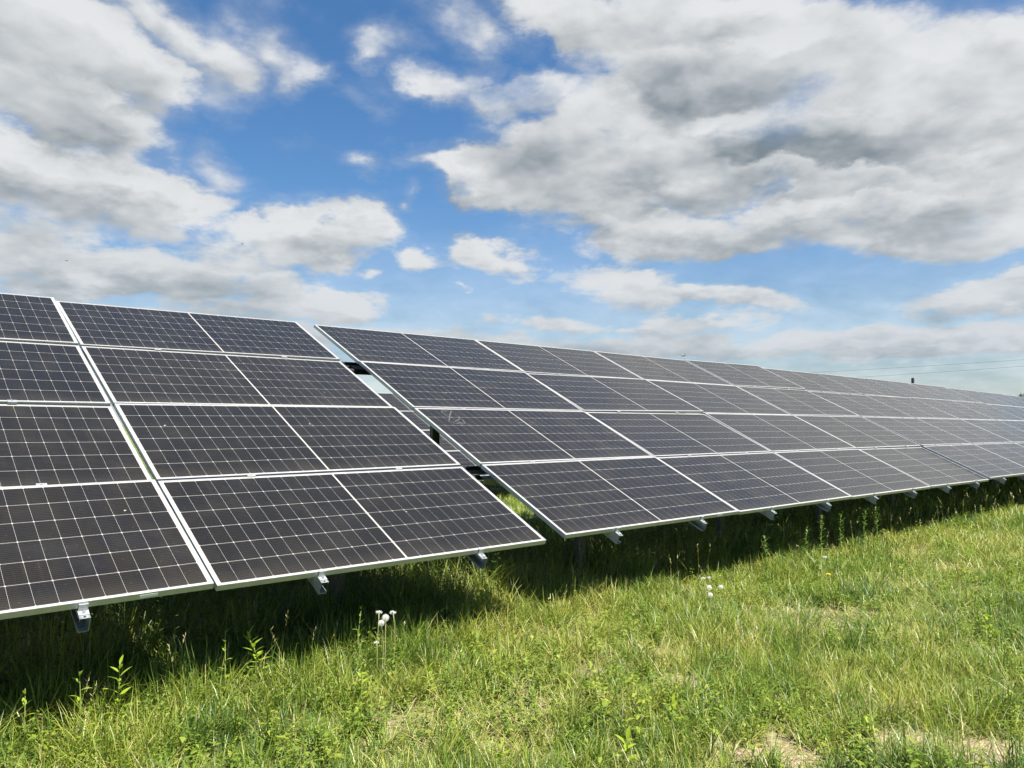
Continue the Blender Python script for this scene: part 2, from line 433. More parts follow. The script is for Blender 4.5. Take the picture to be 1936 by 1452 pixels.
def panel_material():
    m, N = new_mat("solar cells under glass")
    co = objco(N)
    x, y, _ = N.split(co)
    cw, ch, my = 0.0984, 0.1823, 0.0201
    xm = N.math('SUBTRACT', N.math('ABSOLUTE', N.math('SUBTRACT', x, PW / 2)), 0.0062)
    ym = N.math('SUBTRACT', y, my)
    cx, cy = N.math('DIVIDE', xm, cw), N.math('DIVIDE', ym, ch)
    fx, fy = N.math('FRACT', cx), N.math('FRACT', cy)
    ex = N.math('MULTIPLY', N.math('MINIMUM', fx, N.math('SUBTRACT', 1.0, fx)), cw)
    ey = N.math('MULTIPLY', N.math('MINIMUM', fy, N.math('SUBTRACT', 1.0, fy)), ch)
    lx = N.math('LESS_THAN', ex, 0.00052); ly = N.math('LESS_THAN', ey, 0.00110)
    dia = N.math('LESS_THAN', N.math('ADD', ex, ey), 0.0068)
    out = N.math('MAXIMUM', N.math('LESS_THAN', xm, 0.0), N.math('GREATER_THAN', cx, 12.0))
    out = N.math('MAXIMUM', out, N.math('MAXIMUM', N.math('LESS_THAN', ym, 0.0), N.math('GREATER_THAN', cy, 6.0)))
    white = N.math('MAXIMUM', N.math('MAXIMUM', lx, ly), N.math('MAXIMUM', dia, out))
    bus = N.math('LESS_THAN', N.math('ABSOLUTE', N.math('SUBTRACT', N.math('FRACT', N.math('MULTIPLY', fy, 11.0)), 0.5)), 0.045)
    # every cell its own slight shade, and each panel a little browner or bluer
    info = N.node('ShaderNodeObjectInfo')
    cell = N.combine(N.math('FLOOR', N.math('DIVIDE', x, cw)), N.math('FLOOR', cy), N.math('MULTIPLY', info.outputs['Random'], 97.0))
    wn = N.node('ShaderNodeTexWhiteNoise', noise_dimensions='3D'); N.put(wn.inputs['Vector'], cell)
    tone = N.math('ADD', N.math('MULTIPLY', wn.outputs['Value'], 0.35), N.math('MULTIPLY', info.outputs['Random'], 0.65))
    ccol = ramp(N, tone, [(0.0, (0.0040, 0.0046, 0.0068)), (0.30, (0.0050, 0.0052, 0.0050)), (0.75, (0.0085, 0.0078, 0.0064)), (1.0, (0.0050, 0.0055, 0.0078))])
    ccol = N.mix(N.math('MULTIPLY', bus, 0.45), ccol, (0.08, 0.08, 0.08))
    base = N.mix(white, ccol, N.mix(out, (0.33, 0.34, 0.34), (0.31, 0.315, 0.315)))
    # dust, rain runs and a few droppings
    shift = N.vmath('ADD', co, N.combine(N.math('MULTIPLY', info.outputs['Random'], 31.0), N.math('MULTIPLY', info.outputs['Random'], 17.0), 0.0))
    dust = N.remap(N.noise(shift, 3.0, 6.0, 0.65), 0.42, 0.80)
    runs = N.remap(N.noise(N.vmath('MULTIPLY', shift, (26.0, 1.6, 1.0)), 1.0, 4.0, 0.6), 0.60, 0.82)
    low = N.remap(y, 0.16, 0.0)
    speck = N.remap(N.voronoi(N.vmath('ADD', shift, N.vmath('SCALE', N.noise(shift, 40.0, 2.0, color=True), 0.03)), 3.4), 0.032, 0.018)
    speck = N.math('MULTIPLY', speck, N.math('GREATER_THAN', N.noise(shift, 1.7, 1.0), 0.56))
    fine = N.math('MULTIPLY', N.math('LESS_THAN', N.voronoi(shift, 26.0), 0.07), 0.35)
    dirt = N.math('ADD', N.math('ADD', 0.003, N.math('MULTIPLY', dust, 0.022)), N.math('ADD', N.math('MULTIPLY', runs, 0.03), N.math('MULTIPLY', low, 0.03)))
    dirt = N.math('MINIMUM', N.math('ADD', dirt, N.math('ADD', N.math('MULTIPLY', speck, 0.75), N.math('MULTIPLY', fine, 0.35))), 0.9)
    base = N.mix(dirt, base, (0.38, 0.355, 0.30))
    rough = N.math('ADD', 0.17, N.math('MULTIPLY', dust, 0.14))
    p = principled(N, base, 0.6, 0.0, 0.04)
    p.inputs['Sheen Weight'].default_value = 0.10; p.inputs['Sheen Roughness'].default_value = 0.45; p.inputs['Sheen Tint'].default_value = (0.75, 0.68, 0.56, 1)
    N.put(p.inputs['Coat Weight'], 0.95); N.put(p.inputs['Coat Roughness'], rough); p.inputs['Coat IOR'].default_value = 1.29; p.inputs['Coat Tint'].default_value = (1.0, 0.95, 0.88, 1)
    bmp = N.node('ShaderNodeBump'); bmp.inputs['Strength'].default_value = 0.05; bmp.inputs['Distance'].default_value = 0.01
    N.put(bmp.inputs['Height'], N.noise(shift, 2.2, 2.0, 0.5)); N.t.links.new(bmp.outputs[0], p.inputs['Coat Normal'])
    finish(N, p)
    return m

M_CELL = panel_material()
M_ALU = simple("anodised aluminium frame", (0.50, 0.515, 0.52), 0.44, 0.66, 0.5, 0.05)
M_GALV = simple("galvanised steel", (0.36, 0.39, 0.41), 0.42, 0.75, 0.5, 0.22, 30.0)
M_CLAMP = simple("bright zinc clamp", (0.44, 0.46, 0.47), 0.36, 0.6, 0.5, 0.06)
M_BOLT = simple("stainless bolt", (0.55, 0.54, 0.50), 0.3, 0.9)
M_HOLE = simple("dark slot", (0.01, 0.01, 0.012), 0.8)
M_POST = simple("weathered steel post", (0.09, 0.09, 0.075), 0.55, 0.5, 0.5, 0.25, 12.0)
M_BLACK = simple("black plastic conduit", (0.012, 0.012, 0.013), 0.45)
M_STICK = simple("white serial sticker", (0.75, 0.76, 0.74), 0.5)
M_INK = simple("grey sticker print", (0.12, 0.12, 0.12), 0.6)

def leaf_material(name, stops=None, base=None, trans=0.4, rough=0.45, spec=0.35):
    m, N = new_mat(name)
    if stops:
        a = N.node('ShaderNodeAttribute', attribute_name='tint')
        c = ramp(N, a.outputs['Fac'], stops)
    else:
        f = N.noise(objco(N), 14.0, 3.0, 0.5)
        c = N.mix(f, tuple(v * .75 for v in base), tuple(v * 1.25 for v in base))
    p = principled(N, c, rough, 0.0, spec)
    t = N.node('ShaderNodeBsdfTranslucent'); N.put(t.inputs[0], N.mix(0.35, c, (0.16, 0.24, 0.02)))
    x = N.node('ShaderNodeMixShader'); x.inputs[0].default_value = trans
    N.t.links.new(p.outputs[0], x.inputs[1]); N.t.links.new(t.outputs[0], x.inputs[2])
    finish(N, x)
    return m

GRASS_STOPS = [(0.0, (0.022, 0.060, 0.012)), (0.26, (0.105, 0.185, 0.026)), (0.52, (0.250, 0.300, 0.038)), (0.75, (0.38, 0.36, 0.085)), (0.88, (0.42, 0.36, 0.15)), (1.0, (0.52, 0.45, 0.26))]
M_GRASS = leaf_material("grass blades", GRASS_STOPS, trans=0.35, rough=0.42, spec=0.4)
M_WEED = leaf_material("young yellow green leaf", base=(0.30, 0.40, 0.03), trans=0.45)
M_WEEDG = leaf_material("mid green weed leaf", base=(0.14, 0.24, 0.04), trans=0.4)
M_STEM = simple("green plant stem", (0.20, 0.25, 0.06), 0.6)
M_STALK = simple("pale hollow flower stalk", (0.34, 0.32, 0.13), 0.5)
M_FLUFF = leaf_material("white seed fluff", base=(0.80, 0.79, 0.75), trans=0.3, rough=0.8)
M_SEED = simple("brown seed", (0.16, 0.10, 0.05), 0.8)
M_YELLOW = leaf_material("yellow petal", base=(0.80, 0.60, 0.02), trans=0.25)
M_BIRD = simple("dark plumage", (0.02, 0.02, 0.024), 0.7)
M_WIRE = simple("weathered wire", (0.10, 0.11, 0.12), 0.6, 0.3)
M_WOOD = simple("dark painted pole", (0.02, 0.022, 0.022), 0.6)
M_BARK = simple("bark", (0.09, 0.07, 0.05), 0.9)
M_CROWN = leaf_material("far tree foliage", base=(0.035, 0.06, 0.025), trans=0.25)

# ------------------------------------------------------------------ ground
def axis(lo, hi, step, far):
    a = list(np.arange(lo, hi + 1e-6, step)); s = step; up, dn = [hi], [lo]
    while up[-1] < far: s *= 1.35; up.append(up[-1] + s)
    s = step
    while dn[-1] > -far: s *= 1.35; dn.append(dn[-1] - s)
    return np.array(dn[:0:-1] + a + up[1:])
gx, gy = axis(-9, 22, 0.12, 3500), axis(1.0, 30, 0.12, 3500)
GX, GY = np.meshgrid(gx, gy)
GZ = terrain(GX, GY)
nx, ny = len(gx), len(gy)
idx = np.arange(nx * ny).reshape(ny, nx)
quads = np.stack([idx[:-1, :-1], idx[:-1, 1:], idx[1:, 1:], idx[1:, :-1]], -1).reshape(-1, 4)

BARE = [  # px, py of a bare sandy patch in the photograph, radii in metres (across, along the view)
    (1480, 1432, .30, .12), (1690, 1345, .24, .08), (1722, 1402, .28, .10), (1905, 1425, .32, .12), (1285, 1293, .22, .08), (1125, 1275, .14, .05),
    (1860, 1310, .20, .08), (1250, 1235, .12, .05), (700, 1365, .10, .04)]
_bp = [(ground_at(a, b), rx, ry) for a, b, rx, ry in BARE]
def bare(x, y):
    s = np.zeros(np.shape(x))
    wob = 0.55 * (vnoise(x, y, 0.16, 4) - 0.5) + 0.25 * (vnoise(x, y, 0.06, 6) - 0.5)
    for p, rx, ry in _bp:
        r = np.sqrt(((x - p.x) / rx) ** 2 + ((y - p.y) / (ry * 1.9)) ** 2) + 1.5 * wob
        s = np.maximum(s, 1 - sstep(0.62, 1.12, r))
    return s
def dryness(x, y):
    """where the sward is thin and strawy, 0..1"""
    n = 0.6 * vnoise(x, y, 0.9, 5) + 0.4 * vnoise(x, y, 0.3, 7)
    return sstep(0.48, 0.74, n)

def ground_material():
    m, N = new_mat("soil and thatch")
    co = objco(N)
    a = N.node('ShaderNodeAttribute', attribute_name='tint')
    n1, n2 = N.noise(co, 3.0, 7.0, 0.62), N.noise(co, 38.0, 5.0, 0.65)
    soil = N.mix(N.remap(n2, 0.30, 0.72), (0.20, 0.15, 0.09), (0.42, 0.335, 0.22))
    thatch = N.mix(N.remap(n2, 0.35, 0.7), (0.05, 0.07, 0.018), (0.17, 0.17, 0.06))
    far = N.mix(n1, (0.060, 0.105, 0.022), (0.13, 0.16, 0.04))
    thatch = N.mix(N.remap(N.vmath('LENGTH', co, out=1), 22.0, 60.0), thatch, far)
    c = N.mix(a.outputs['Fac'], thatch, soil)
    p = principled(N, c, 0.95, 0.0, 0.1)
    b = N.node('ShaderNodeBump'); b.inputs['Strength'].default_value = 0.7; b.inputs['Distance'].default_value = 0.03
    N.put(b.inputs['Height'], N.math('ADD', N.noise(co, 26.0, 6.0, 0.7), N.math('MULTIPLY', N.voronoi(co, 30.0), 0.5)))
    N.t.links.new(b.outputs[0], p.inputs['Normal'])
    finish(N, p)
    return m
g_me = raw_mesh("ground", np.stack([GX, GY, GZ], -1).reshape(-1, 3), quads, np.zeros((0, 3), int), ground_material(),
                np.maximum(bare(GX, GY), 0.22 * dryness(GX, GY)).ravel())
ground = place("ground", g_me)
ground['kind'] = 'structure'

# ------------------------------------------------------------------ solar arrays
FD = 0.034                                            # depth of a panel frame
def panel_meshes():
    g = MB(); g.box((0.004, 0.004, -0.0075), (PW - 0.004, PH - 0.004, -0.0015))
    f = MB(); w = 0.0095
    f.box((0, 0, -FD), (PW, w, 0)); f.box((0, PH - w, -FD), (PW, PH, 0))
    f.box((0, w, -FD), (w, PH - w, 0)); f.box((PW - w, w, -FD), (PW, PH - w, 0))
    for a, b in (((w, w, -FD), (PW - w, w + .022, -FD + .0018)), ((w, PH - w - .022, -FD), (PW - w, PH - w, -FD + .0018))): f.box(a, b)
    return g.mesh("solar_panel", M_CELL), f.mesh("frame", M_ALU)
PANEL_ME, FRAME_ME = panel_meshes()

RAIL_D = 0.079
def rail_mesh(flip):
    """lipped C section running up the slope (local y), open to one side"""
    t, wd, dp, lip = 0.003, 0.048, RAIL_D, 0.014
    p = [(0, 0), (wd, 0), (wd, -lip), (wd - t, -lip), (wd - t, -t), (t, -t), (t, -dp + t), (wd - t, -dp + t), (wd - t, -dp + lip), (wd, -dp + lip), (wd, -dp), (0, -dp)]
    p = [(a - wd / 2, b) for a, b in p]
    if flip: p = [(-a, b) for a, b in p][::-1]
    m = MB(); top = -FD - 0.0005
    L = 4 * PH + 3 * RG
    m.extrude(p, lambda q: (q[0], -0.062, top + q[1]), lambda q: (q[0], L + 0.05, top + q[1]))
    me = m.mesh("mounting_rail", M_GALV)
    return me
RAIL_ME = (rail_mesh(False), rail_mesh(True))
def clamp_meshes():
    z0 = -FD
    e = MB()
    e.box((-.021, -.0045, .0005), (.021, .010, .0045))                 # lip over the frame
    e.box((-.021, -.0085, z0 + .004), (.021, -.0045, .0045))           # face
    e.extrude([(-.0085, z0 + .004), (-.0045, z0 + .004), (-.020, z0 - .0005 + .004), (-.040, z0 + .0035), (-.040, z0 + .0002), (-.018, z0 + .0002)][::-1],
              lambda q: (-.0235, q[0], q[1]), lambda q: (.0235, q[0], q[1]))
    b = MB()
    b.tube([(0, -.024, z0 + .003), (0, -.024, z0 + .012)], .0085, 6)
    b.tube([(0, -.024, z0 + .012), (0, -.024, z0 + .018)], .004, 8)
    h = MB(); h.tube([(0, -.051, z0 - .0004), (0, -.051, z0 + .0006)], .0068, 10)
    m = MB(); m.box((-.028, -RG - .008, .0005), (.028, .008, .0042)); m.tube([(0, -RG / 2, .0042), (0, -RG / 2, .0095)], .0065, 6)
    m.box((-.028, -RG + .002, z0), (.028, -.002, .0005))
    return e.mesh("end_clamp", M_CLAMP), b.mesh("bolt", M_BOLT), h.mesh("bolt_hole", M_HOLE), m.mesh("mid_clamp", M_CLAMP)
END_ME, BOLT_ME, HOLE_ME, MID_ME = clamp_meshes()
def sticker_meshes():
    s = MB(); s.box((0, -.0008, -.026), (.085, -.0002, -.010))
    k = MB()
    x = .004
    for i in range(22):
        w = (.0012, .002, .0008, .0028)[i * 7 % 4]; k.box((x, -.0012, -.019), (x + w, -.0009, -.012)); x += w + .0017
    return s.mesh("sticker", M_STICK), k.mesh("barcode", M_INK)
STICK_ME, BAR_ME = sticker_meshes()

def post_section(w=0.10, d=0.06, t=0.004, lip=0.018):
    return [(0, 0), (d, 0), (d, lip), (d - t, lip), (d - t, t), (t, t), (t, w - t), (d - t, w - t), (d - t, w - lip), (d, w - lip), (d, w), (0, w)]

def array(label, origin, u, v, cols, group, detail=True, gap=CG, stick=-1):
    """one table of panels, four high; its Empty stands on the ground under the low left corner"""
    o, u, v = Vector(origin), Vector(u).normalized(), Vector(v)
    v = (v - u * v.dot(u)).normalized(); n = u.cross(v)
    root = thing("solar_array", label, "solar array", (o.x, o.y, float(terrain(o.x, o.y))), math.atan2(u.y, u.x), group)
    inv = root.matrix_basis.inverted()
    P = Matrix((( u.x, v.x, n.x, o.x), (u.y, v.y, n.y, o.y), (u.z, v.z, n.z, o.z), (0, 0, 0, 1)))
    pl = inv @ P
    pitch = PH + RG
    for c in range(cols):
        for r in range(4):
            wob = Matrix.Rotation(R(random.gauss(0, 0.28)), 4, 'X') @ Matrix.Rotation(R(random.gauss(0, 0.25)), 4, 'Y')
            M = pl @ Matrix.Translation((c * (PW + gap) + random.gauss(0, .0015), r * pitch, random.uniform(-.001, .001))) @ wob
            p = place("solar_panel", PANEL_ME, root, M)
            place("frame", FRAME_ME, p, Matrix.Identity(4))
            if c == stick and r == 0:
                s = place("sticker", STICK_ME, p, Matrix.Translation((2.06, 0, 0)))
        for k, frac in enumerate((0.252, 0.745)):
            R0 = pl @ Matrix.Translation((c * (PW + gap) + frac * PW, 0, 0))
            rl = place("mounting_rail", RAIL_ME[k], root, R0)
            place("end_clamp", END_ME, rl, Matrix.Identity(4))
            if detail:
                place("bolt", BOLT_ME, rl, Matrix.Identity(4))
                place("bolt_hole", HOLE_ME, rl, Matrix.Identity(4))
                for r in (1, 2, 3):
                    place("mid_clamp", MID_ME, rl, Matrix.Translation((0, r * pitch, 0)))
    # purlins along the row under the rails, and one front and one rear post for every column
    L = cols * (PW + gap) - gap
    for vv in (1.12, 3.56):
        b = MB()
        zt = -FD - RAIL_D - .002
        b.extrude([(a, c2) for a, c2 in post_section(.10, .055)],
                  lambda q: (0.03, vv - .05 + q[1], zt - q[0]), lambda q: (L - 0.03, vv - .05 + q[1], zt - q[0]))
        b.build("purlin", M_GALV, root, pl)
        for c in range(cols):
            top = P @ Vector((c * (PW + gap) + PW * (0.54 if vv < 2 else .47), vv, zt - .055))
            zg = float(terrain(top.x, top.y)) - 0.15
            m = MB()
            m.extrude(post_section(), lambda q: (q[1] - .05, q[0] - .03, zg - top.z), lambda q: (q[1] - .05, q[0] - .03, 0.0))
            t_loc = inv @ Matrix.Translation(top) @ Matrix.Rotation(math.atan2(u.y, u.x), 4, 'Z')
            m.build("post", M_POST, root, t_loc)
    return root, P

FIT = [((-1.5652, 4.1768, .6960), (.7494, .6621, .0014), (-.5945, .6720, .4416)),
       ((0.4141, 6.0386, .7029), (.7446, .6675, -.0016), (-.5980, .6681, .4429)),
       ((7.7050, 12.5640, .7000), (.7485, .6631, -.0050), (-.5949, .6747, .4368))]
CP = PW + CG
GRP = "solar arrays of the front row"
o1, u1, v1 = [Vector(a) for a in FIT[0]]
A1, P1 = array("nearest solar array, left of the open gap and cut off by the left picture edge", o1 - u1 * 2 * (PW + 0.019), u1, v1, 3, GRP, gap=0.019, stick=1)
A2, P2 = array("solar array just right of the open gap, its bare left side frames showing", *FIT[1], 4, GRP, stick=0)
A3, P3 = array("third solar array of the front row, below the small dark pole top", *FIT[2], 4, GRP)
o3, u3, v3 = [Vector(a) for a in FIT[2]]
A4, P4 = array("farthest pale grey solar array running out of the right picture edge", o3 + u3 * (4 * CP + 0.16) - Vector((0, 0, 0.02)), (.7485, .6631, -.0135), (-.5949, .6747, .4330), 4, GRP)
# the row behind, a little lower on the slope, glimpsed through the gap
ub, vb = Vector((.7488, .6628, 0)), Vector((-.5945, .672, .4416))
ob = o1 + Vector((-ROW_F[0], -ROW_F[1], 0)) * 10.2 + Vector((0, 0, -0.30))
array("solar array of the row behind, seen only through the gap between the front arrays", ob + ub * 6.6, ub, vb, 4, None, False)

# black conduits and a steel tray bridging the gap between the first two arrays
def bridge(v, off, rad, sag, label, seg=14):
    a, b = P1 @ Vector((3 * (PW + 0.019) - 0.019 - .55, v, off)), P2 @ Vector((0.55, v, off))
    m = MB(); pts, rr = [], []
    for i in range(seg * 6 + 1):
        t = i / (seg * 6)
        pts.append(a.lerp(b, t) - a - Vector((0, 0, sag * 4 * t * (1 - t)))); rr.append(rad * (1.0 if i % 2 else 0.88))
    m.tube(pts, rr, 10)
    o = m.build("cable_conduit", M_BLACK, None, Matrix.Translation(a), True)
    return tag(o, label, "conduit", "conduits across the gap between the arrays")
bridge(1.205, -.155, .026, .012, "lower black conduit of the low pair crossing the gap above the sunlit grass")
bridge(1.355, -.150, .026, .015, "upper black conduit of the low pair crossing the gap above the sunlit grass")
bridge(3.545, -.150, .034, .006, "lowest of three black conduits high in the gap")
bridge(3.655, -.150, .020, .004, "middle of three black conduits high in the gap")
bridge(3.760, -.150, .024, .006, "topmost of three black conduits high in the gap")
for v, lab in ((1.285, "thin steel cable tray between the low pair of black conduits"), (3.70, "thin steel cable tray beside the high black conduits")):
    a, b = P1 @ Vector((3 * (PW + 0.019) - 0.019 - .5, v, -.165)), P2 @ Vector((.5, v, -.165))
    d = b - a
    m = MB(); sv = Vector(FIT[1][2])
    nn = d.normalized().cross(sv).normalized()
    m.extrude([(-.025, 0), (.025, 0), (.025, .012), (.023, .012), (.023, .002), (-.023, .002), (-.023, .012), (-.025, .012)],
              lambda q: sv * q[0] + nn * q[1], lambda q: d + sv * q[0] + nn * q[1])
    tag(m.build("cable_tray", M_GALV, None, Matrix.Translation(a)), lab, "cable tray", "cable trays across the gap")

# smudges left on the glass of two panels
M_SMUDGE = simple("dusty finger marks", (.060, .060, .057), .8, vary=.3, scale=60)
def on_glass(P, px, py):
    d = cam2world(((px - 968) / FPX, (py - 726) / FPX, 1.0)); o = P.translation; n = P.col[2].xyz
    c = Vector((0, 0, CAM_H)); h = c + d * ((o - n * .0015 - c).dot(n) / d.dot(n))
    return P.inverted() @ h
def smudge(root, P, strokes, wid):
    c0 = on_glass(P, *strokes[0][0]); m = MB()
    for st in strokes:
        q = [on_glass(P, *a) for a in st]
        for a, b2 in zip(q[:-1], q[1:]):
            a, b2 = Vector((a.x, a.y, 0)), Vector((b2.x, b2.y, 0)); e = (b2 - a); s = Vector((-e.y, e.x, 0)).normalized() * wid
            m.add([a - s * .7 - e * .05, a + s * .7 - e * .05, a + e * .5 + s * 1.15, b2 + s * .7 + e * .05, b2 - s * .7 + e * .05, a + e * .5 - s * 1.15], [(0, 1, 2, 3, 4, 5)][:1])
    for i, v in enumerate(m.v): m.v[i] = (v[0] - c0.x, v[1] - c0.y, 0)
    # parent to the panel that carries the marks
    loc = P @ Vector((c0.x, c0.y, -.0008))
    best = min((o for o in root.children if o.name.startswith("solar_panel")), key=lambda o: ((root.matrix_basis @ o.matrix_basis @ Vector((PW / 2, PH / 2, 0))) - loc).length)
    W0 = root.matrix_basis @ best.matrix_basis
    m.build("dust_smudge", M_SMUDGE, best, W0.inverted() @ Matrix.Translation(loc) @ P.to_3x3().to_4x4())
smudge(A1, P1, [[(154, 1066), (158, 1073)], [(162, 1067), (165, 1072)], [(157, 1078), (161, 1084)], [(166, 1076), (169, 1081)], [(176, 1065), (177, 1071)]], .007)
smudge(A2, P2, [[(848, 777), (836, 777), (834, 779), (848, 788)], [(853, 777), (850, 787), (849, 796)], [(866, 787), (869, 792), (860, 797)], [(852, 797), (862, 801), (872, 799), (880, 801)], [(874, 793), (879, 800)], [(868, 797), (875, 803)]], .006)

# ------------------------------------------------------------------ grass
def blades(x, y, h, w, lean, curve, tint, az=None, face=None, tipw=0.03):
    """N curved tapered blades as arrays of points, quads, triangles"""
    N = len(x)
    z = terrain(x, y) - 0.01
    az = rng.uniform(0, 2 * np.pi, N) if az is None else az
    fa = az + np.pi / 2 + rng.normal(0, 0.5, N)
    dx, dy = np.cos(az), np.sin(az); wx, wy = np.cos(fa), np.sin(fa)
    T = (0.0, 0.38, 0.74, 1.0); Wd = (0.75, 1.0, 0.68, tipw)
    V = np.zeros((N, 7, 3), np.float32); k = 0
    for t, ww in zip(T, Wd):
        hor = (lean * t + curve * t * t) * h
        ver = h * t * np.sqrt(np.clip(1 - 0.55 * (lean + curve * t) ** 2, 0.04, 1))
        cx, cy, cz = x + dx * hor, y + dy * hor, z + ver
        if t == 1.0:
            V[:, 6] = np.stack([cx, cy, cz], -1)
        else:
            V[:, k] = np.stack([cx - wx * w * ww / 2, cy - wy * w * ww / 2, cz], -1)
            V[:, k + 1] = np.stack([cx + wx * w * ww / 2, cy + wy * w * ww / 2, cz], -1); k += 2
    b = (np.arange(N) * 7)[:, None]
    q = np.concatenate([b + np.array([0, 1, 3, 2]), b + np.array([2, 3, 5, 4])])
    t3 = b + np.array([4, 5, 6])
    return V.reshape(-1, 3), q, t3, np.repeat(tint, 7)

def merge(parts):
    vs, qs, ts, cs, k = [], [], [], [], 0
    for v, q, t, c in parts:
        vs.append(v); qs.append(q + k); ts.append(t + k); cs.append(c); k += len(v)
    return np.concatenate(vs), np.concatenate(qs), np.concatenate(ts), np.concatenate(cs)

def scatter(rho, r0, r1, half=0.92, pw=2.0, rk=6.0):
    """points over the wedge of ground in view; density rho per square metre up to rk metres, thinning as r**-pw"""
    rs = np.linspace(r0, r1, 4000)
    dens = rho * np.where(rs < rk, 1.0, (rk / rs) ** pw) * rs * 2 * half
    cdf = np.concatenate([[0], np.cumsum((dens[1:] + dens[:-1]) / 2 * np.diff(rs))])
    n = int(cdf[-1])
    r = np.interp(rng.uniform(0, cdf[-1], n), cdf, rs)
    th = rng.uniform(-half, half, n)
    return r * np.sin(th), r * np.cos(th), r

def lawn(rho):
    x, y, r = scatter(rho, 2.7, 70.0)
    q = perp(x, y)
    # clump the points: pull every blade towards a tuft centre of its own neighbourhood
    cl = vnoise(x, y, 0.11, 2)
    bare_, dry = bare(x, y), dryness(x, y)
    keep = np.ones(len(x))
    keep *= 1 - 0.88 * bare_
    keep *= 1 - 0.55 * dry
    keep *= 0.45 + 0.8 * sstep(0.25, 0.7, cl)
    keep *= np.where(q < -3.0, 0.40, 1.0)
    m = rng.uniform(0, 1, len(x)) < keep
    x, y, r, q, cl, dry = x[m], y[m], r[m], q[m], cl[m], dry[m]
    N = len(x)
    big = vnoise(x, y, 0.8, 6)
    along = (x - LOW_O[0]) * ROW_U[0] + (y - LOW_O[1]) * ROW_U[1]
    edge = np.exp(-((q + 0.40) / 0.50) ** 2) * (1 - 0.55 * sstep(1.8, 5.0, along))
    h = (0.045 + 0.095 * cl + 0.075 * big * (1 - dry) - 0.015 * dry) * rng.uniform(0.5, 1.45, N)
    h += edge * rng.uniform(0.03, 0.20, N) + np.where((q < -0.75) & (q > -4.6), rng.uniform(0.04, 0.32, N), 0)
    w = rng.uniform(0.0022, 0.0054, N) * np.maximum(1.0, (r / 6.0) ** 0.85) * (1 + 0.3 * (cl > .7))
    lean = np.clip(rng.normal(0.28, 0.22, N) + 0.25 * dry, 0, 1.2)
    curve = np.clip(rng.normal(0.35, 0.30, N), -0.1, 1.1)
    tint = 0.36 + 0.42 * (vnoise(x, y, 1.6, 4) - 0.5) + 0.42 * (vnoise(x, y, 0.30, 1) - 0.5) + 0.18 * dry + rng.normal(0, 0.15, N) + 0.10 * sstep(4.0, 14.0, r) * (q > -1)
    straw = rng.uniform(0, 1, N) < (0.055 + 0.20 * dry) 
    tint = np.where(straw, rng.uniform(0.80, 1.0, N), np.clip(tint, 0.02, 0.80))
    lean = np.where(straw, lean + 0.35, lean)
    return blades(x, y, h, w, lean, curve, tint)
parts = [lawn(5200)]
# broad, longer, bluish tufts
tx, ty, tr = scatter(7.5, 3.2, 16.0, pw=0.5)
m = (bare(tx, ty) < .3)
tx, ty = tx[m], ty[m]
px_, py_, hh, ww, tt, aa = [], [], [], [], [], []
for a, b in zip(tx, ty):
    n = int(rng.integers(12, 34)); s = rng.uniform(.03, .08)
    px_.append(rng.normal(a, s, n)); py_.append(rng.normal(b, s, n)); hh.append(rng.uniform(.12, .27, n)); ww.append(rng.uniform(.004, .0078, n))
    tt.append(np.clip(rng.normal(rng.uniform(.12, .45), .06, n), 0, .7)); aa.append(rng.normal(rng.uniform(0, 6.28), 1.1, n))
cat = np.concatenate
X = cat(px_)
parts.append(blades(X, cat(py_), cat(hh), cat(ww), np.clip(rng.normal(.35, .2, len(X)), 0, 1), np.clip(rng.normal(.5, .3, len(X)), 0, 1.2), cat(tt), cat(aa)))
v, q, t, c = merge(parts)
grass = place("meadow_grass", raw_mesh("meadow_grass", v, q, t, M_GRASS, c)); grass['kind'] = 'stuff'
grass['label'] = "rough green meadow grass in front of and under the arrays"

# flattened dry straw between the living grass
x, y, r = scatter(380, 2.8, 26.0, pw=1.7)
m = rng.uniform(0, 1, len(x)) < (0.18 + 0.82 * np.maximum(dryness(x, y), 0.75 * bare(x, y))) * np.where(perp(x, y) < -1, .25, 1)
x, y, r = x[m], y[m], r[m]; N = len(x)
v, q, t, c = blades(x, y, rng.uniform(.07, .20, N), rng.uniform(.002, .0042, N) * np.maximum(1, r / 6), rng.uniform(.75, 1.25, N), rng.normal(.2, .3, N), rng.uniform(.82, 1.0, N))
v[:, 2] += np.repeat(rng.uniform(0.0, .035, N), 7)
straw = place("dry_straw", raw_mesh("dry_straw", v, q, t, M_GRASS, c)); straw['kind'] = 'stuff'
straw['label'] = "flattened dry straw lying between the green grass"

# taller flowering grass with pale seed heads along the edge of the shade
n = 520
s_, qd = rng.uniform(-1.5, 26, n), rng.normal(-0.75, 0.75, n)
x = LOW_O[0] + ROW_U[0] * s_ + ROW_F[0] * qd; y = LOW_O[1] + ROW_U[1] * s_ + ROW_F[1] * qd
m = (np.abs(np.arctan2(x, y)) < .85) & (qd < .5); x, y = x[m], y[m]; N = len(x)
H = rng.uniform(.26, .52, N); az_ = rng.uniform(0, 6.28, N); ln, cv = rng.uniform(.02, .25, N), rng.uniform(.0, .25, N)
rr = np.hypot(x, y); ws = np.maximum(1, rr / 6)
parts = [blades(x, y, H, .0022 * ws, ln, cv, rng.uniform(.45, .85, N), az_, tipw=.5)]
tipx, tipy = x + np.cos(az_) * (ln + cv) * H, y + np.sin(az_) * (ln + cv) * H
tipz = H * np.sqrt(np.clip(1 - .55 * (ln + cv) ** 2, .04, 1))
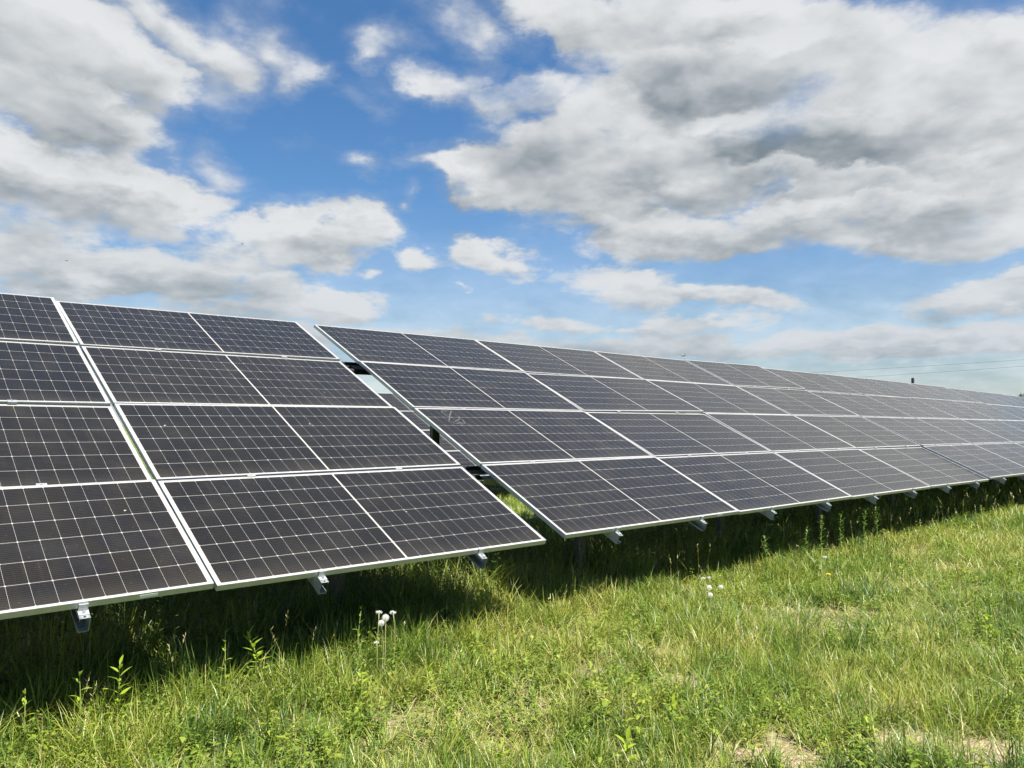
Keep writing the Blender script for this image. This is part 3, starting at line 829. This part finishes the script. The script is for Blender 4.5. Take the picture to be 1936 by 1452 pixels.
for k in range(9):
    f = k / 9 * .085
    vv = blades(tipx - np.cos(az_) * f * .3, tipy - np.sin(az_) * f * .3, rng.uniform(.012, .030, N), .003 * ws, rng.uniform(.2, .8, N), rng.uniform(0, .3, N), rng.uniform(.84, 1.0, N))
    vv[0][:, 2] += np.repeat(tipz - f, 7)
    parts.append(vv)
v, q, t, c = merge(parts)
sg = place("seeding_grass", raw_mesh("seeding_grass", v, q, t, M_GRASS, c)); sg['kind'] = 'stuff'
sg['label'] = "tall flowering grass with pale seed heads at the edge of the shade"

# small leafy herbs: clover and vetch low in the sward, taller leafy growth under the panels
def leafy(n_pl, region, hmin, hmax, nl, ls, tint):
    L = {'v': [], 'q': [], 't': [], 'c': []}
    x, y = region(n_pl); N = len(x)
    reps = nl
    X, Y = np.repeat(x, reps), np.repeat(y, reps)
    Hh = np.repeat(rng.uniform(hmin, hmax, N), reps); fr = np.tile(np.linspace(.12, 1, reps), N)
    az = np.repeat(rng.uniform(0, 6.28, N), reps) + np.tile(np.arange(reps) * 2.4, N)
    lx, ly = np.repeat(rng.normal(0, .12, N), reps), np.repeat(rng.normal(0, .12, N), reps)
    bx, by, bz = X + lx * Hh * fr, Y + ly * Hh * fr, terrain(X, Y) + Hh * fr
    r = np.hypot(X, Y); ll = ls * rng.uniform(.6, 1.2, len(X)) * (1.1 - .55 * fr) * np.maximum(1, (r / 8) ** .6); wl = ll * rng.uniform(.28, .46, len(X))
    el_ = rng.uniform(-.1, .75, len(X))
    d = np.stack([np.cos(az) * np.cos(el_), np.sin(az) * np.cos(el_), np.sin(el_)], -1); s = np.stack([-np.sin(az), np.cos(az), 0 * az], -1)
    b = np.stack([bx, by, bz], -1)
    P0, P2 = b, b + d * ll[:, None]; P2[:, 2] -= ll * .25
    mid = b + d * (ll * .5)[:, None]
    V = np.stack([P0, mid + s * (wl / 2)[:, None], P2, mid - s * (wl / 2)[:, None]], 1).reshape(-1, 3)
    Q = (np.arange(len(X)) * 4)[:, None] + np.array([0, 1, 2, 3])
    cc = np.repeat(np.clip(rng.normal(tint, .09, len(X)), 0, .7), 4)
    st = blades(x, y, Hh[::reps], .0035 * np.maximum(1, np.hypot(x, y) / 8), np.hypot(lx, ly)[::reps], 0 * x, np.full(N, .4), np.arctan2(ly, lx)[::reps], tipw=.4)
    return merge([(V, Q, np.zeros((0, 3), int), cc), st])
def reg_low(n):
    x, y, r = scatter(n, 2.9, 18, pw=1.3)
    m = (bare(x, y) < .4) & (vnoise(x, y, .5, 3) > .45); return x[m], y[m]
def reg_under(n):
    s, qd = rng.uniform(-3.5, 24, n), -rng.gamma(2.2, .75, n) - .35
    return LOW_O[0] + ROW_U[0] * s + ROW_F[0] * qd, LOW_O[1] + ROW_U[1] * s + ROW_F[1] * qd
gc = merge([leafy(150, reg_low, .03, .12, 9, .038, .42), leafy(60, reg_low, .07, .21, 14, .055, .34), leafy(16, reg_low, .10, .24, 12, .075, .46)])
herb = place("leafy_herbs", raw_mesh("leafy_herbs", *gc[:3], M_GRASS, gc[3])); herb['kind'] = 'stuff'
herb['label'] = "low clover and small leafy herbs mixed into the grass"
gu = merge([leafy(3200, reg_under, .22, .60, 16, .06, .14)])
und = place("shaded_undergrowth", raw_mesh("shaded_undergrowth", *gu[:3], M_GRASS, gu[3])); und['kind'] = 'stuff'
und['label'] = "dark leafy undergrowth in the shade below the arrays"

# ------------------------------------------------------------------ single plants the photograph shows
def weed(px, py, top, label, nleaf=14, leaf=.055, broad=.30, lean=0.0, mat=None, group="leafy weeds at the edge of the shade", cat_="weed", bushy=0.0):
    p = ground_at(px, py)
    if 'streak' not in group:
        while perp(p.x, p.y) < -.14 and py < 1440:        # these plants stand out in the sun, roots hidden by the grass
            py += 4; p = ground_at(px, py)
    dist = p.y
    H = (py - top + (12 if px < 700 else 6)) / FPX * dist * 1.02
    t = thing("leafy_weed", label, cat_, p, random.uniform(0, 6.28), group)
    lx, ly = random.gauss(lean, .05), random.gauss(0, .05)
    m = MB(); pts = [(lx * H * k * k / 36, ly * H * k * k / 36, H * k / 6 - .02 * (k == 0)) for k in range(7)]
    m.tube(pts, [.0044 * (1.15 - k / 7) for k in range(7)], 6)
    m.build("stem", M_STEM, t, Matrix.Identity(4), True)
    f = MB()
    for k in range(nleaf):
        fr = .16 + .84 * (k + .5) / nleaf
        a = k * 2.399 + random.gauss(0, .25)
        e = .35 + .75 * fr ** 2 + random.gauss(0, .15)
        b = Vector((lx * H * fr * fr, ly * H * fr * fr, H * fr))
        d = Vector((math.cos(a) * math.cos(e), math.sin(a) * math.cos(e), math.sin(e)))
        l = 1.35 * leaf * (1.05 - .35 * fr) * random.uniform(.8, 1.2)
        f.leaf(b, d, l, l * broad, droop=.22 * random.uniform(.5, 1.5))
        if bushy:
            for j in range(3):
                a2 = a + random.gauss(0, .8); d2 = Vector((math.cos(a2), math.sin(a2), random.uniform(-.1, .9)))
                f.leaf(b + d * l * random.uniform(.2, 1.2) * bushy, d2, l * .6, l * .6 * broad, droop=.2)
    f.build("foliage", mat or M_WEED, t, Matrix.Identity(4), True)
    return t
weed(222, 1392, 1272, "tall bright yellow green weed with upright leaves in the left foreground grass", 15, .062, .34)
weed(152, 1345, 1290, "short yellow green shoot with a leafy crown left of the tallest foreground weed", 8, .055, .36)
weed(45, 1362, 1322, "smallest yellow green shoot near the left picture edge", 5, .04, .4)
weed(498, 1300, 1218, "broad bushy yellow green weed of many narrow leaves left of the dandelion clocks", 26, .066, .30, .25)
weed(425, 1290, 1212, "thin weed with a few round leaves standing against the black shade", 7, .036, .5)
weed(674, 1222, 1166, "small bright sprig on the shade edge just left of the dandelion clocks", 8, .034, .42)
weed(682, 1350, 1284, "sparse yellow green weed in the grass below the dandelion clocks", 7, .05, .36)
weed(812, 1322, 1272, "low spreading green weed right of the sparse yellow green one", 10, .05, .34)
weed(872, 1265, 1238, "tiny yellow green tuft in the middle of the sunny grass", 6, .045, .36)
weed(918, 1235, 1206, "small yellow green tuft behind the tiny one in mid lawn", 6, .042, .36)
weed(1272, 1382, 1330, "yellow green shoot with broad leaves in the bottom centre grass", 10, .055, .40)
weed(1366, 1368, 1336, "three leaved yellow green shoot right of the bottom centre one", 6, .045, .34)
weed(945, 1455, 1420, "bright shoot cut by the bottom picture edge", 8, .05, .34)
weed(1185, 1450, 1408, "green leafy rosette by the bottom edge, right of centre", 9, .06, .36)
weed(1645, 1420, 1372, "broad bright leaf weed between the sandy patches at lower right", 9, .05, .5)
weed(1872, 1215, 1172, "bright yellow green clump in the grass near the right picture edge", 12, .05, .42, bushy=.6)
for px, py, tp, lab in ((1552, 1022, 962, "leftmost leafy mugwort standing against the shade under the far arrays"), (1590, 1010, 958, "second mugwort from the left against the shade under the far arrays"),
                        (1632, 1004, 950, "tallest mugwort of the row against the shade under the far arrays"), (1660, 1000, 946, "rightmost mugwort of the row against the shade under the far arrays"),
                        (1450, 1034, 1000, "short mugwort left of the row, below the second array"), (1520, 1026, 986, "mugwort just left of the row, in front of a steel post")):
    weed(px, py, tp + 24, lab, 30, .036, .42, 0, M_WEEDG, "mugwort plants at the shade edge", "weed", 1.0)
for px, py, tp, lab in ((752, 1128, 1062, "leftmost pale lit weed under the first array's right end"), (795, 1116, 1058, "middle pale lit weed under the first array's right end"), (842, 1110, 1048, "rightmost pale lit weed under the first array's right end"), (262, 1180, 1136, "lit weed below the joint between the nearest panels")):
    weed(px, py, tp, lab, 30, .034, .40, 0, M_WEEDG, "weeds in a streak of sun under the arrays", "weed", .8)

def dandelion(px, py, hx, hy, kind, label, size=.022):
    """a stalk that starts at pixel (px, py) on the ground and carries its head at (hx, hy)"""
    p = ground_at(px, py)
    dep = p.y / (cam2world(((px - 968) / FPX, (py - 726) / FPX, 1)).y)
    head = at_depth(hx, hy, dep) - p
    t = thing("dandelion", label, "dandelion", p, 0, "dandelions in the grass")
    m = MB(); side = Vector((random.gauss(0, .012), random.gauss(0, .012), 0))
    m.tube([head * k / 6 + side * math.sin(math.pi * k / 6) - Vector((0, 0, .02 * (k == 0))) for k in range(7)], [.0030, .0029, .0027, .0025, .0024, .0023, .0025], 7)
    m.build("stalk", M_STALK, t, Matrix.Identity(4), True)
    if kind == 'flower':
        f = MB()
        for ring, (nr, rad, e) in enumerate(((26, .030, .12), (20, .024, .45), (12, .015, .9))):
            for k in range(nr):
                a = 2 * math.pi * (k + .5 * ring) / nr
                f.leaf(head, (math.cos(a) * math.cos(e), math.sin(a) * math.cos(e), math.sin(e)), rad * random.uniform(.9, 1.1), .0042, droop=.1, fold=.1)
        f.build("petals", M_YELLOW, t, Matrix.Identity(4))
        c = MB(); c.ball(head - Vector((0, 0, .004)), .006); c.build("calyx", M_STEM, t, Matrix.Identity(4), True)
        return t
    c = MB(); c.ball(head, size * .26, 10, 6, .8); c.build("receptacle", M_FLUFF if kind != 'ball' else M_SEED, t, Matrix.Identity(4), True)
    f = MB(); n = 120 if kind == 'ball' else 34
    for k in range(n):
        zz = 1 - 2 * (k + .5) / n if kind == 'ball' else random.uniform(-.75, .05)
        a = k * 2.399963; s = math.sqrt(max(0, 1 - zz * zz)); d = Vector((s * math.cos(a), s * math.sin(a), zz))
        e = d.orthogonal().normalized(); g = d.cross(e); rr = size * random.uniform(.9, 1.03)
        tip = head + d * rr
        f.add([head + d * size * .2 + e * .0002, head + d * size * .2 - e * .0002, tip - e * .0002, tip + e * .0002], [(0, 1, 2, 3)])
        for j in range(3):
            b = math.pi * j / 3; w = (e * math.cos(b) + g * math.sin(b)) * size * .22; q2 = (g * math.cos(b) - e * math.sin(b)) * .0004; ou = d * size * .10
            f.add([tip - w + ou - q2, tip - q2, tip + q2, tip - w + ou + q2], [(0, 1, 2, 3)])
            f.add([tip + w + ou - q2, tip - q2, tip + q2, tip + w + ou + q2], [(0, 1, 2, 3)])
    f.build("seed_head", M_FLUFF, t, Matrix.Identity(4))
    return t
dandelion(722, 1305, 729, 1168, 'ball', "full round dandelion clock, topmost ball of the left group", .019)
dandelion(717, 1300, 721, 1178, 'ball', "smaller round dandelion clock just below the topmost ball of the left group", .017)
dandelion(713, 1290, 717, 1156, 'half', "half blown dandelion head at upper left of the left group", .019)
dandelion(736, 1292, 743, 1156, 'half', "half blown dandelion head on the rightmost stalk of the left group", .019)
dandelion(709, 1285, 712, 1213, 'half', "short half blown dandelion low on the left side of the left group", .016)
dandelion(1345, 1172, 1341, 1111, 'ball', "upper left white dandelion clock of the three in mid lawn", .019)
dandelion(1350, 1178, 1343, 1125, 'ball', "lower white dandelion clock of the three in mid lawn", .018)
dandelion(1365, 1172, 1363, 1110, 'ball', "right white dandelion clock of the three in mid lawn", .016)
dandelion(1331, 1160, 1330, 1092, 'half', "half blown dandelion at upper left behind the three clocks", .018)
dandelion(1342, 1158, 1341, 1091, 'half', "half blown dandelion at upper right behind the three clocks", .016)
dandelion(1087, 1150, 1084, 1106, 'half', "lone half blown dandelion on the shade edge below the second array", .022)
dandelion(1562, 1122, 1560, 1052, 'half', "half blown dandelion above the yellow flower at right", .020)
dandelion(1567, 1126, 1566, 1086, 'flower', "single yellow dandelion flower in the grass at right")

# ------------------------------------------------------------------ far things and things in the air
def bird(px, py, dist, span, bank, label):
    o = at_depth(px, py, dist)
    t = thing("bird", label, "bird", o, 0, "birds in the sky")
    m = MB(); L = span * .5
    m.tube([(-L * .5, 0, 0), (-L * .3, 0, .0), (0, 0, .01), (L * .25, 0, .012), (L * .42, 0, .015), (L * .5, 0, .01)], [L * .02, L * .07, L * .11, L * .09, L * .06, L * .012], 8)
    m.add([(-L * .42, -.01, 0), (-L * .42, .01, 0), (-L * .8, L * .16, 0), (-L * .68, 0, .004), (-L * .8, -L * .16, 0)], [(0, 1, 2, 3), (0, 3, 4)])
    m.build("body", M_BIRD, t, Matrix.Rotation(bank, 4, 'X'), True)
    for s in (-1, 1):
        w = MB()
        prof = [(.0, .16, -.12), (.35, .20, -.06), (.7, .06, -.10), (1.0, -.26, -.24)]
        top = [(span * (.02) + 0, 0)]
        v = []
        for yy, a, b in prof:
            z = span * (.10 * math.sin(yy * 1.6) )
            v += [(a * span * .42, s * yy * span * .5, z), (b * span * .42, s * yy * span * .5, z - .004), (b * span * .42, s * yy * span * .5, z - .012), (a * span * .42, s * yy * span * .5, z - .010)]
        f = []
        for i in range(3):
            for k in range(4): f.append((4 * i + k, 4 * i + (k + 1) % 4, 4 * i + 4 + (k + 1) % 4, 4 * i + 4 + k))
        w.add(v, f + [(0, 1, 2, 3), (12, 13, 14, 15)])
        w.build("wing", M_BIRD, t, Matrix.Rotation(bank, 4, 'X'))
    return t
bird(126, 493, 70, .50, .35, "dark bird flying low over the cloud bank at far left")
bird(458, 461, 90, .44, -.5, "small dark bird flying right of the first, before the grey cloud")
bird(1821, 371, 150, .5, .2, "tiny distant bird high in the cloud at right")

p = at_depth(1293, 672, 2.6)
ins = thing("flying_insect", "blurry little grey fly hovering just above the ridge of the second array", "insect", p, .6)
m = MB(); m.ball((0, 0, 0), .0036, 8, 6, .85); m.ball((.005, 0, .0005), .0024, 8, 5); m.tube([(-.002, 0, 0), (-.008, 0, -.001), (-.012, 0, -.002)], [.0034, .003, .0008], 8)
mi = simple("grey brown fly", (.16, .145, .12), .6); m.build("body", mi, ins, Matrix.Identity(4), True)
mw, NW = new_mat("clear insect wing")
tb, tr_ = NW.node('ShaderNodeBsdfTransparent'), NW.node('ShaderNodeMixShader')
pb = principled(NW, (.35, .34, .32), .4); tr_.inputs[0].default_value = .45
NW.t.links.new(tb.outputs[0], tr_.inputs[1]); NW.t.links.new(pb.outputs[0], tr_.inputs[2]); finish(NW, tr_)
for s in (-1, 1):
    w = MB(); w.leaf((0, s * .002, .002), (-.35, s * .8, .5), .011, .006, droop=.1); w.build("wing", mw, ins, Matrix.Identity(4))

for pts, lab in ((((1936, 680), (1577, 702), 127, 153), "upper thin power line crossing the sky above the far arrays at right"), (((1936, 692), (1652, 711.5), 126, 150), "lower thin power line crossing the sky above the far arrays at right")):
    (ax, ay), (bx, by), da, db = pts
    a, b = at_depth(ax, ay, da), at_depth(bx, by, db)
    d = b - a
    m = MB(); m.tube([a + d * t + Vector((0, 0, .25 * ((t - .5) ** 2) - .06 - 0.02 * max(0, t - 1) ** 2)) - a for t in np.linspace(-1.2, 4.0, 40)], .018, 6)
    tag(m.build("power_line", M_WIRE, None, Matrix.Translation(a)), lab, "power line", "power lines at right")

p = at_depth(1726, 730, 58); zg = float(terrain(p.x, p.y))
t = thing("camera_pole", "small dark pole top rising above the ridge of the third array", "pole", (p.x, p.y, zg), .4)
htop = at_depth(1726, 714, 58).z - zg
m = MB(); m.tube([(0, 0, 0), (0, 0, htop - .3)], [.07, .055], 12); m.build("pole", M_WOOD, t, Matrix.Identity(4), True)
m = MB(); m.box((-.075, -.07, htop - .42), (.075, .07, htop - .04)); m.tube([(0, 0, htop - .04), (0, 0, htop)], [.09, .04], 10); m.build("camera_housing", M_WOOD, t, Matrix.Identity(4))

def tree(px, dist, top_py, crown_r, label, seed):
    rs = np.random.default_rng(seed)
    p = at_depth(px, 803, dist); p.z = float(terrain(p.x, p.y))
    H = at_depth(px, top_py, dist).z - p.z
    t = thing("tree", label, "tree", p, 0, "far trees at the end of the row")
    m = MB(); m.tube([(0, 0, -.2), (.1, 0, H * .3), (-.05, .1, H * .6), (0, 0, H * .85)], [.32, .26, .15, .04], 9)
    for k in range(7):
        a = k * 2.4; z = H * (.32 + .07 * k); m.tube([(0, 0, z), (math.cos(a) * crown_r * .4, math.sin(a) * crown_r * .4, z + H * .1), (math.cos(a) * crown_r * .75, math.sin(a) * crown_r * .75, z + H * .16)], [.12, .07, .02], 6)
    m.build("trunk", M_BARK, t, Matrix.Identity(4), True)
    cen = rs.normal(0, 1, (26, 3)); cen /= np.linalg.norm(cen, axis=1)[:, None]; cen *= rs.uniform(.35, .95, (26, 1)) * np.array([crown_r, crown_r, H * .32]); cen[:, 2] += H * .62
    n = 2600; k = rs.integers(0, 26, n)
    pos = cen[k] + rs.normal(0, 1, (n, 3)) * np.array([crown_r * .2, crown_r * .2, H * .06])
    pos[:, 2] = np.minimum(pos[:, 2], H)
    d1 = rs.normal(0, 1, (n, 3)); d1 /= np.linalg.norm(d1, axis=1)[:, None]; d2 = np.cross(d1, rs.normal(0, 1, (n, 3))); d2 /= np.linalg.norm(d2, axis=1)[:, None]
    s = rs.uniform(.18, .42, (n, 1)); V = np.stack([pos - d1 * s, pos + d2 * s * .5, pos + d1 * s, pos - d2 * s * .5], 1).reshape(-1, 3)
    me = raw_mesh("crown", V, (np.arange(n) * 4)[:, None] + np.arange(4), np.zeros((0, 3), int), M_CROWN)
    place("crown", me, t, Matrix.Identity(4))
tree(1926, 260, 744.0, 4.2, "leftmost far tree peeping over the last panels at the right picture edge", 1)
tree(1948, 262, 741.5, 5.0, "taller far tree at the right picture edge, its crown just over the panels", 2)
tree(1908, 330, 747.5, 3.6, "faintest far tree, left of the others behind the last panels", 3)
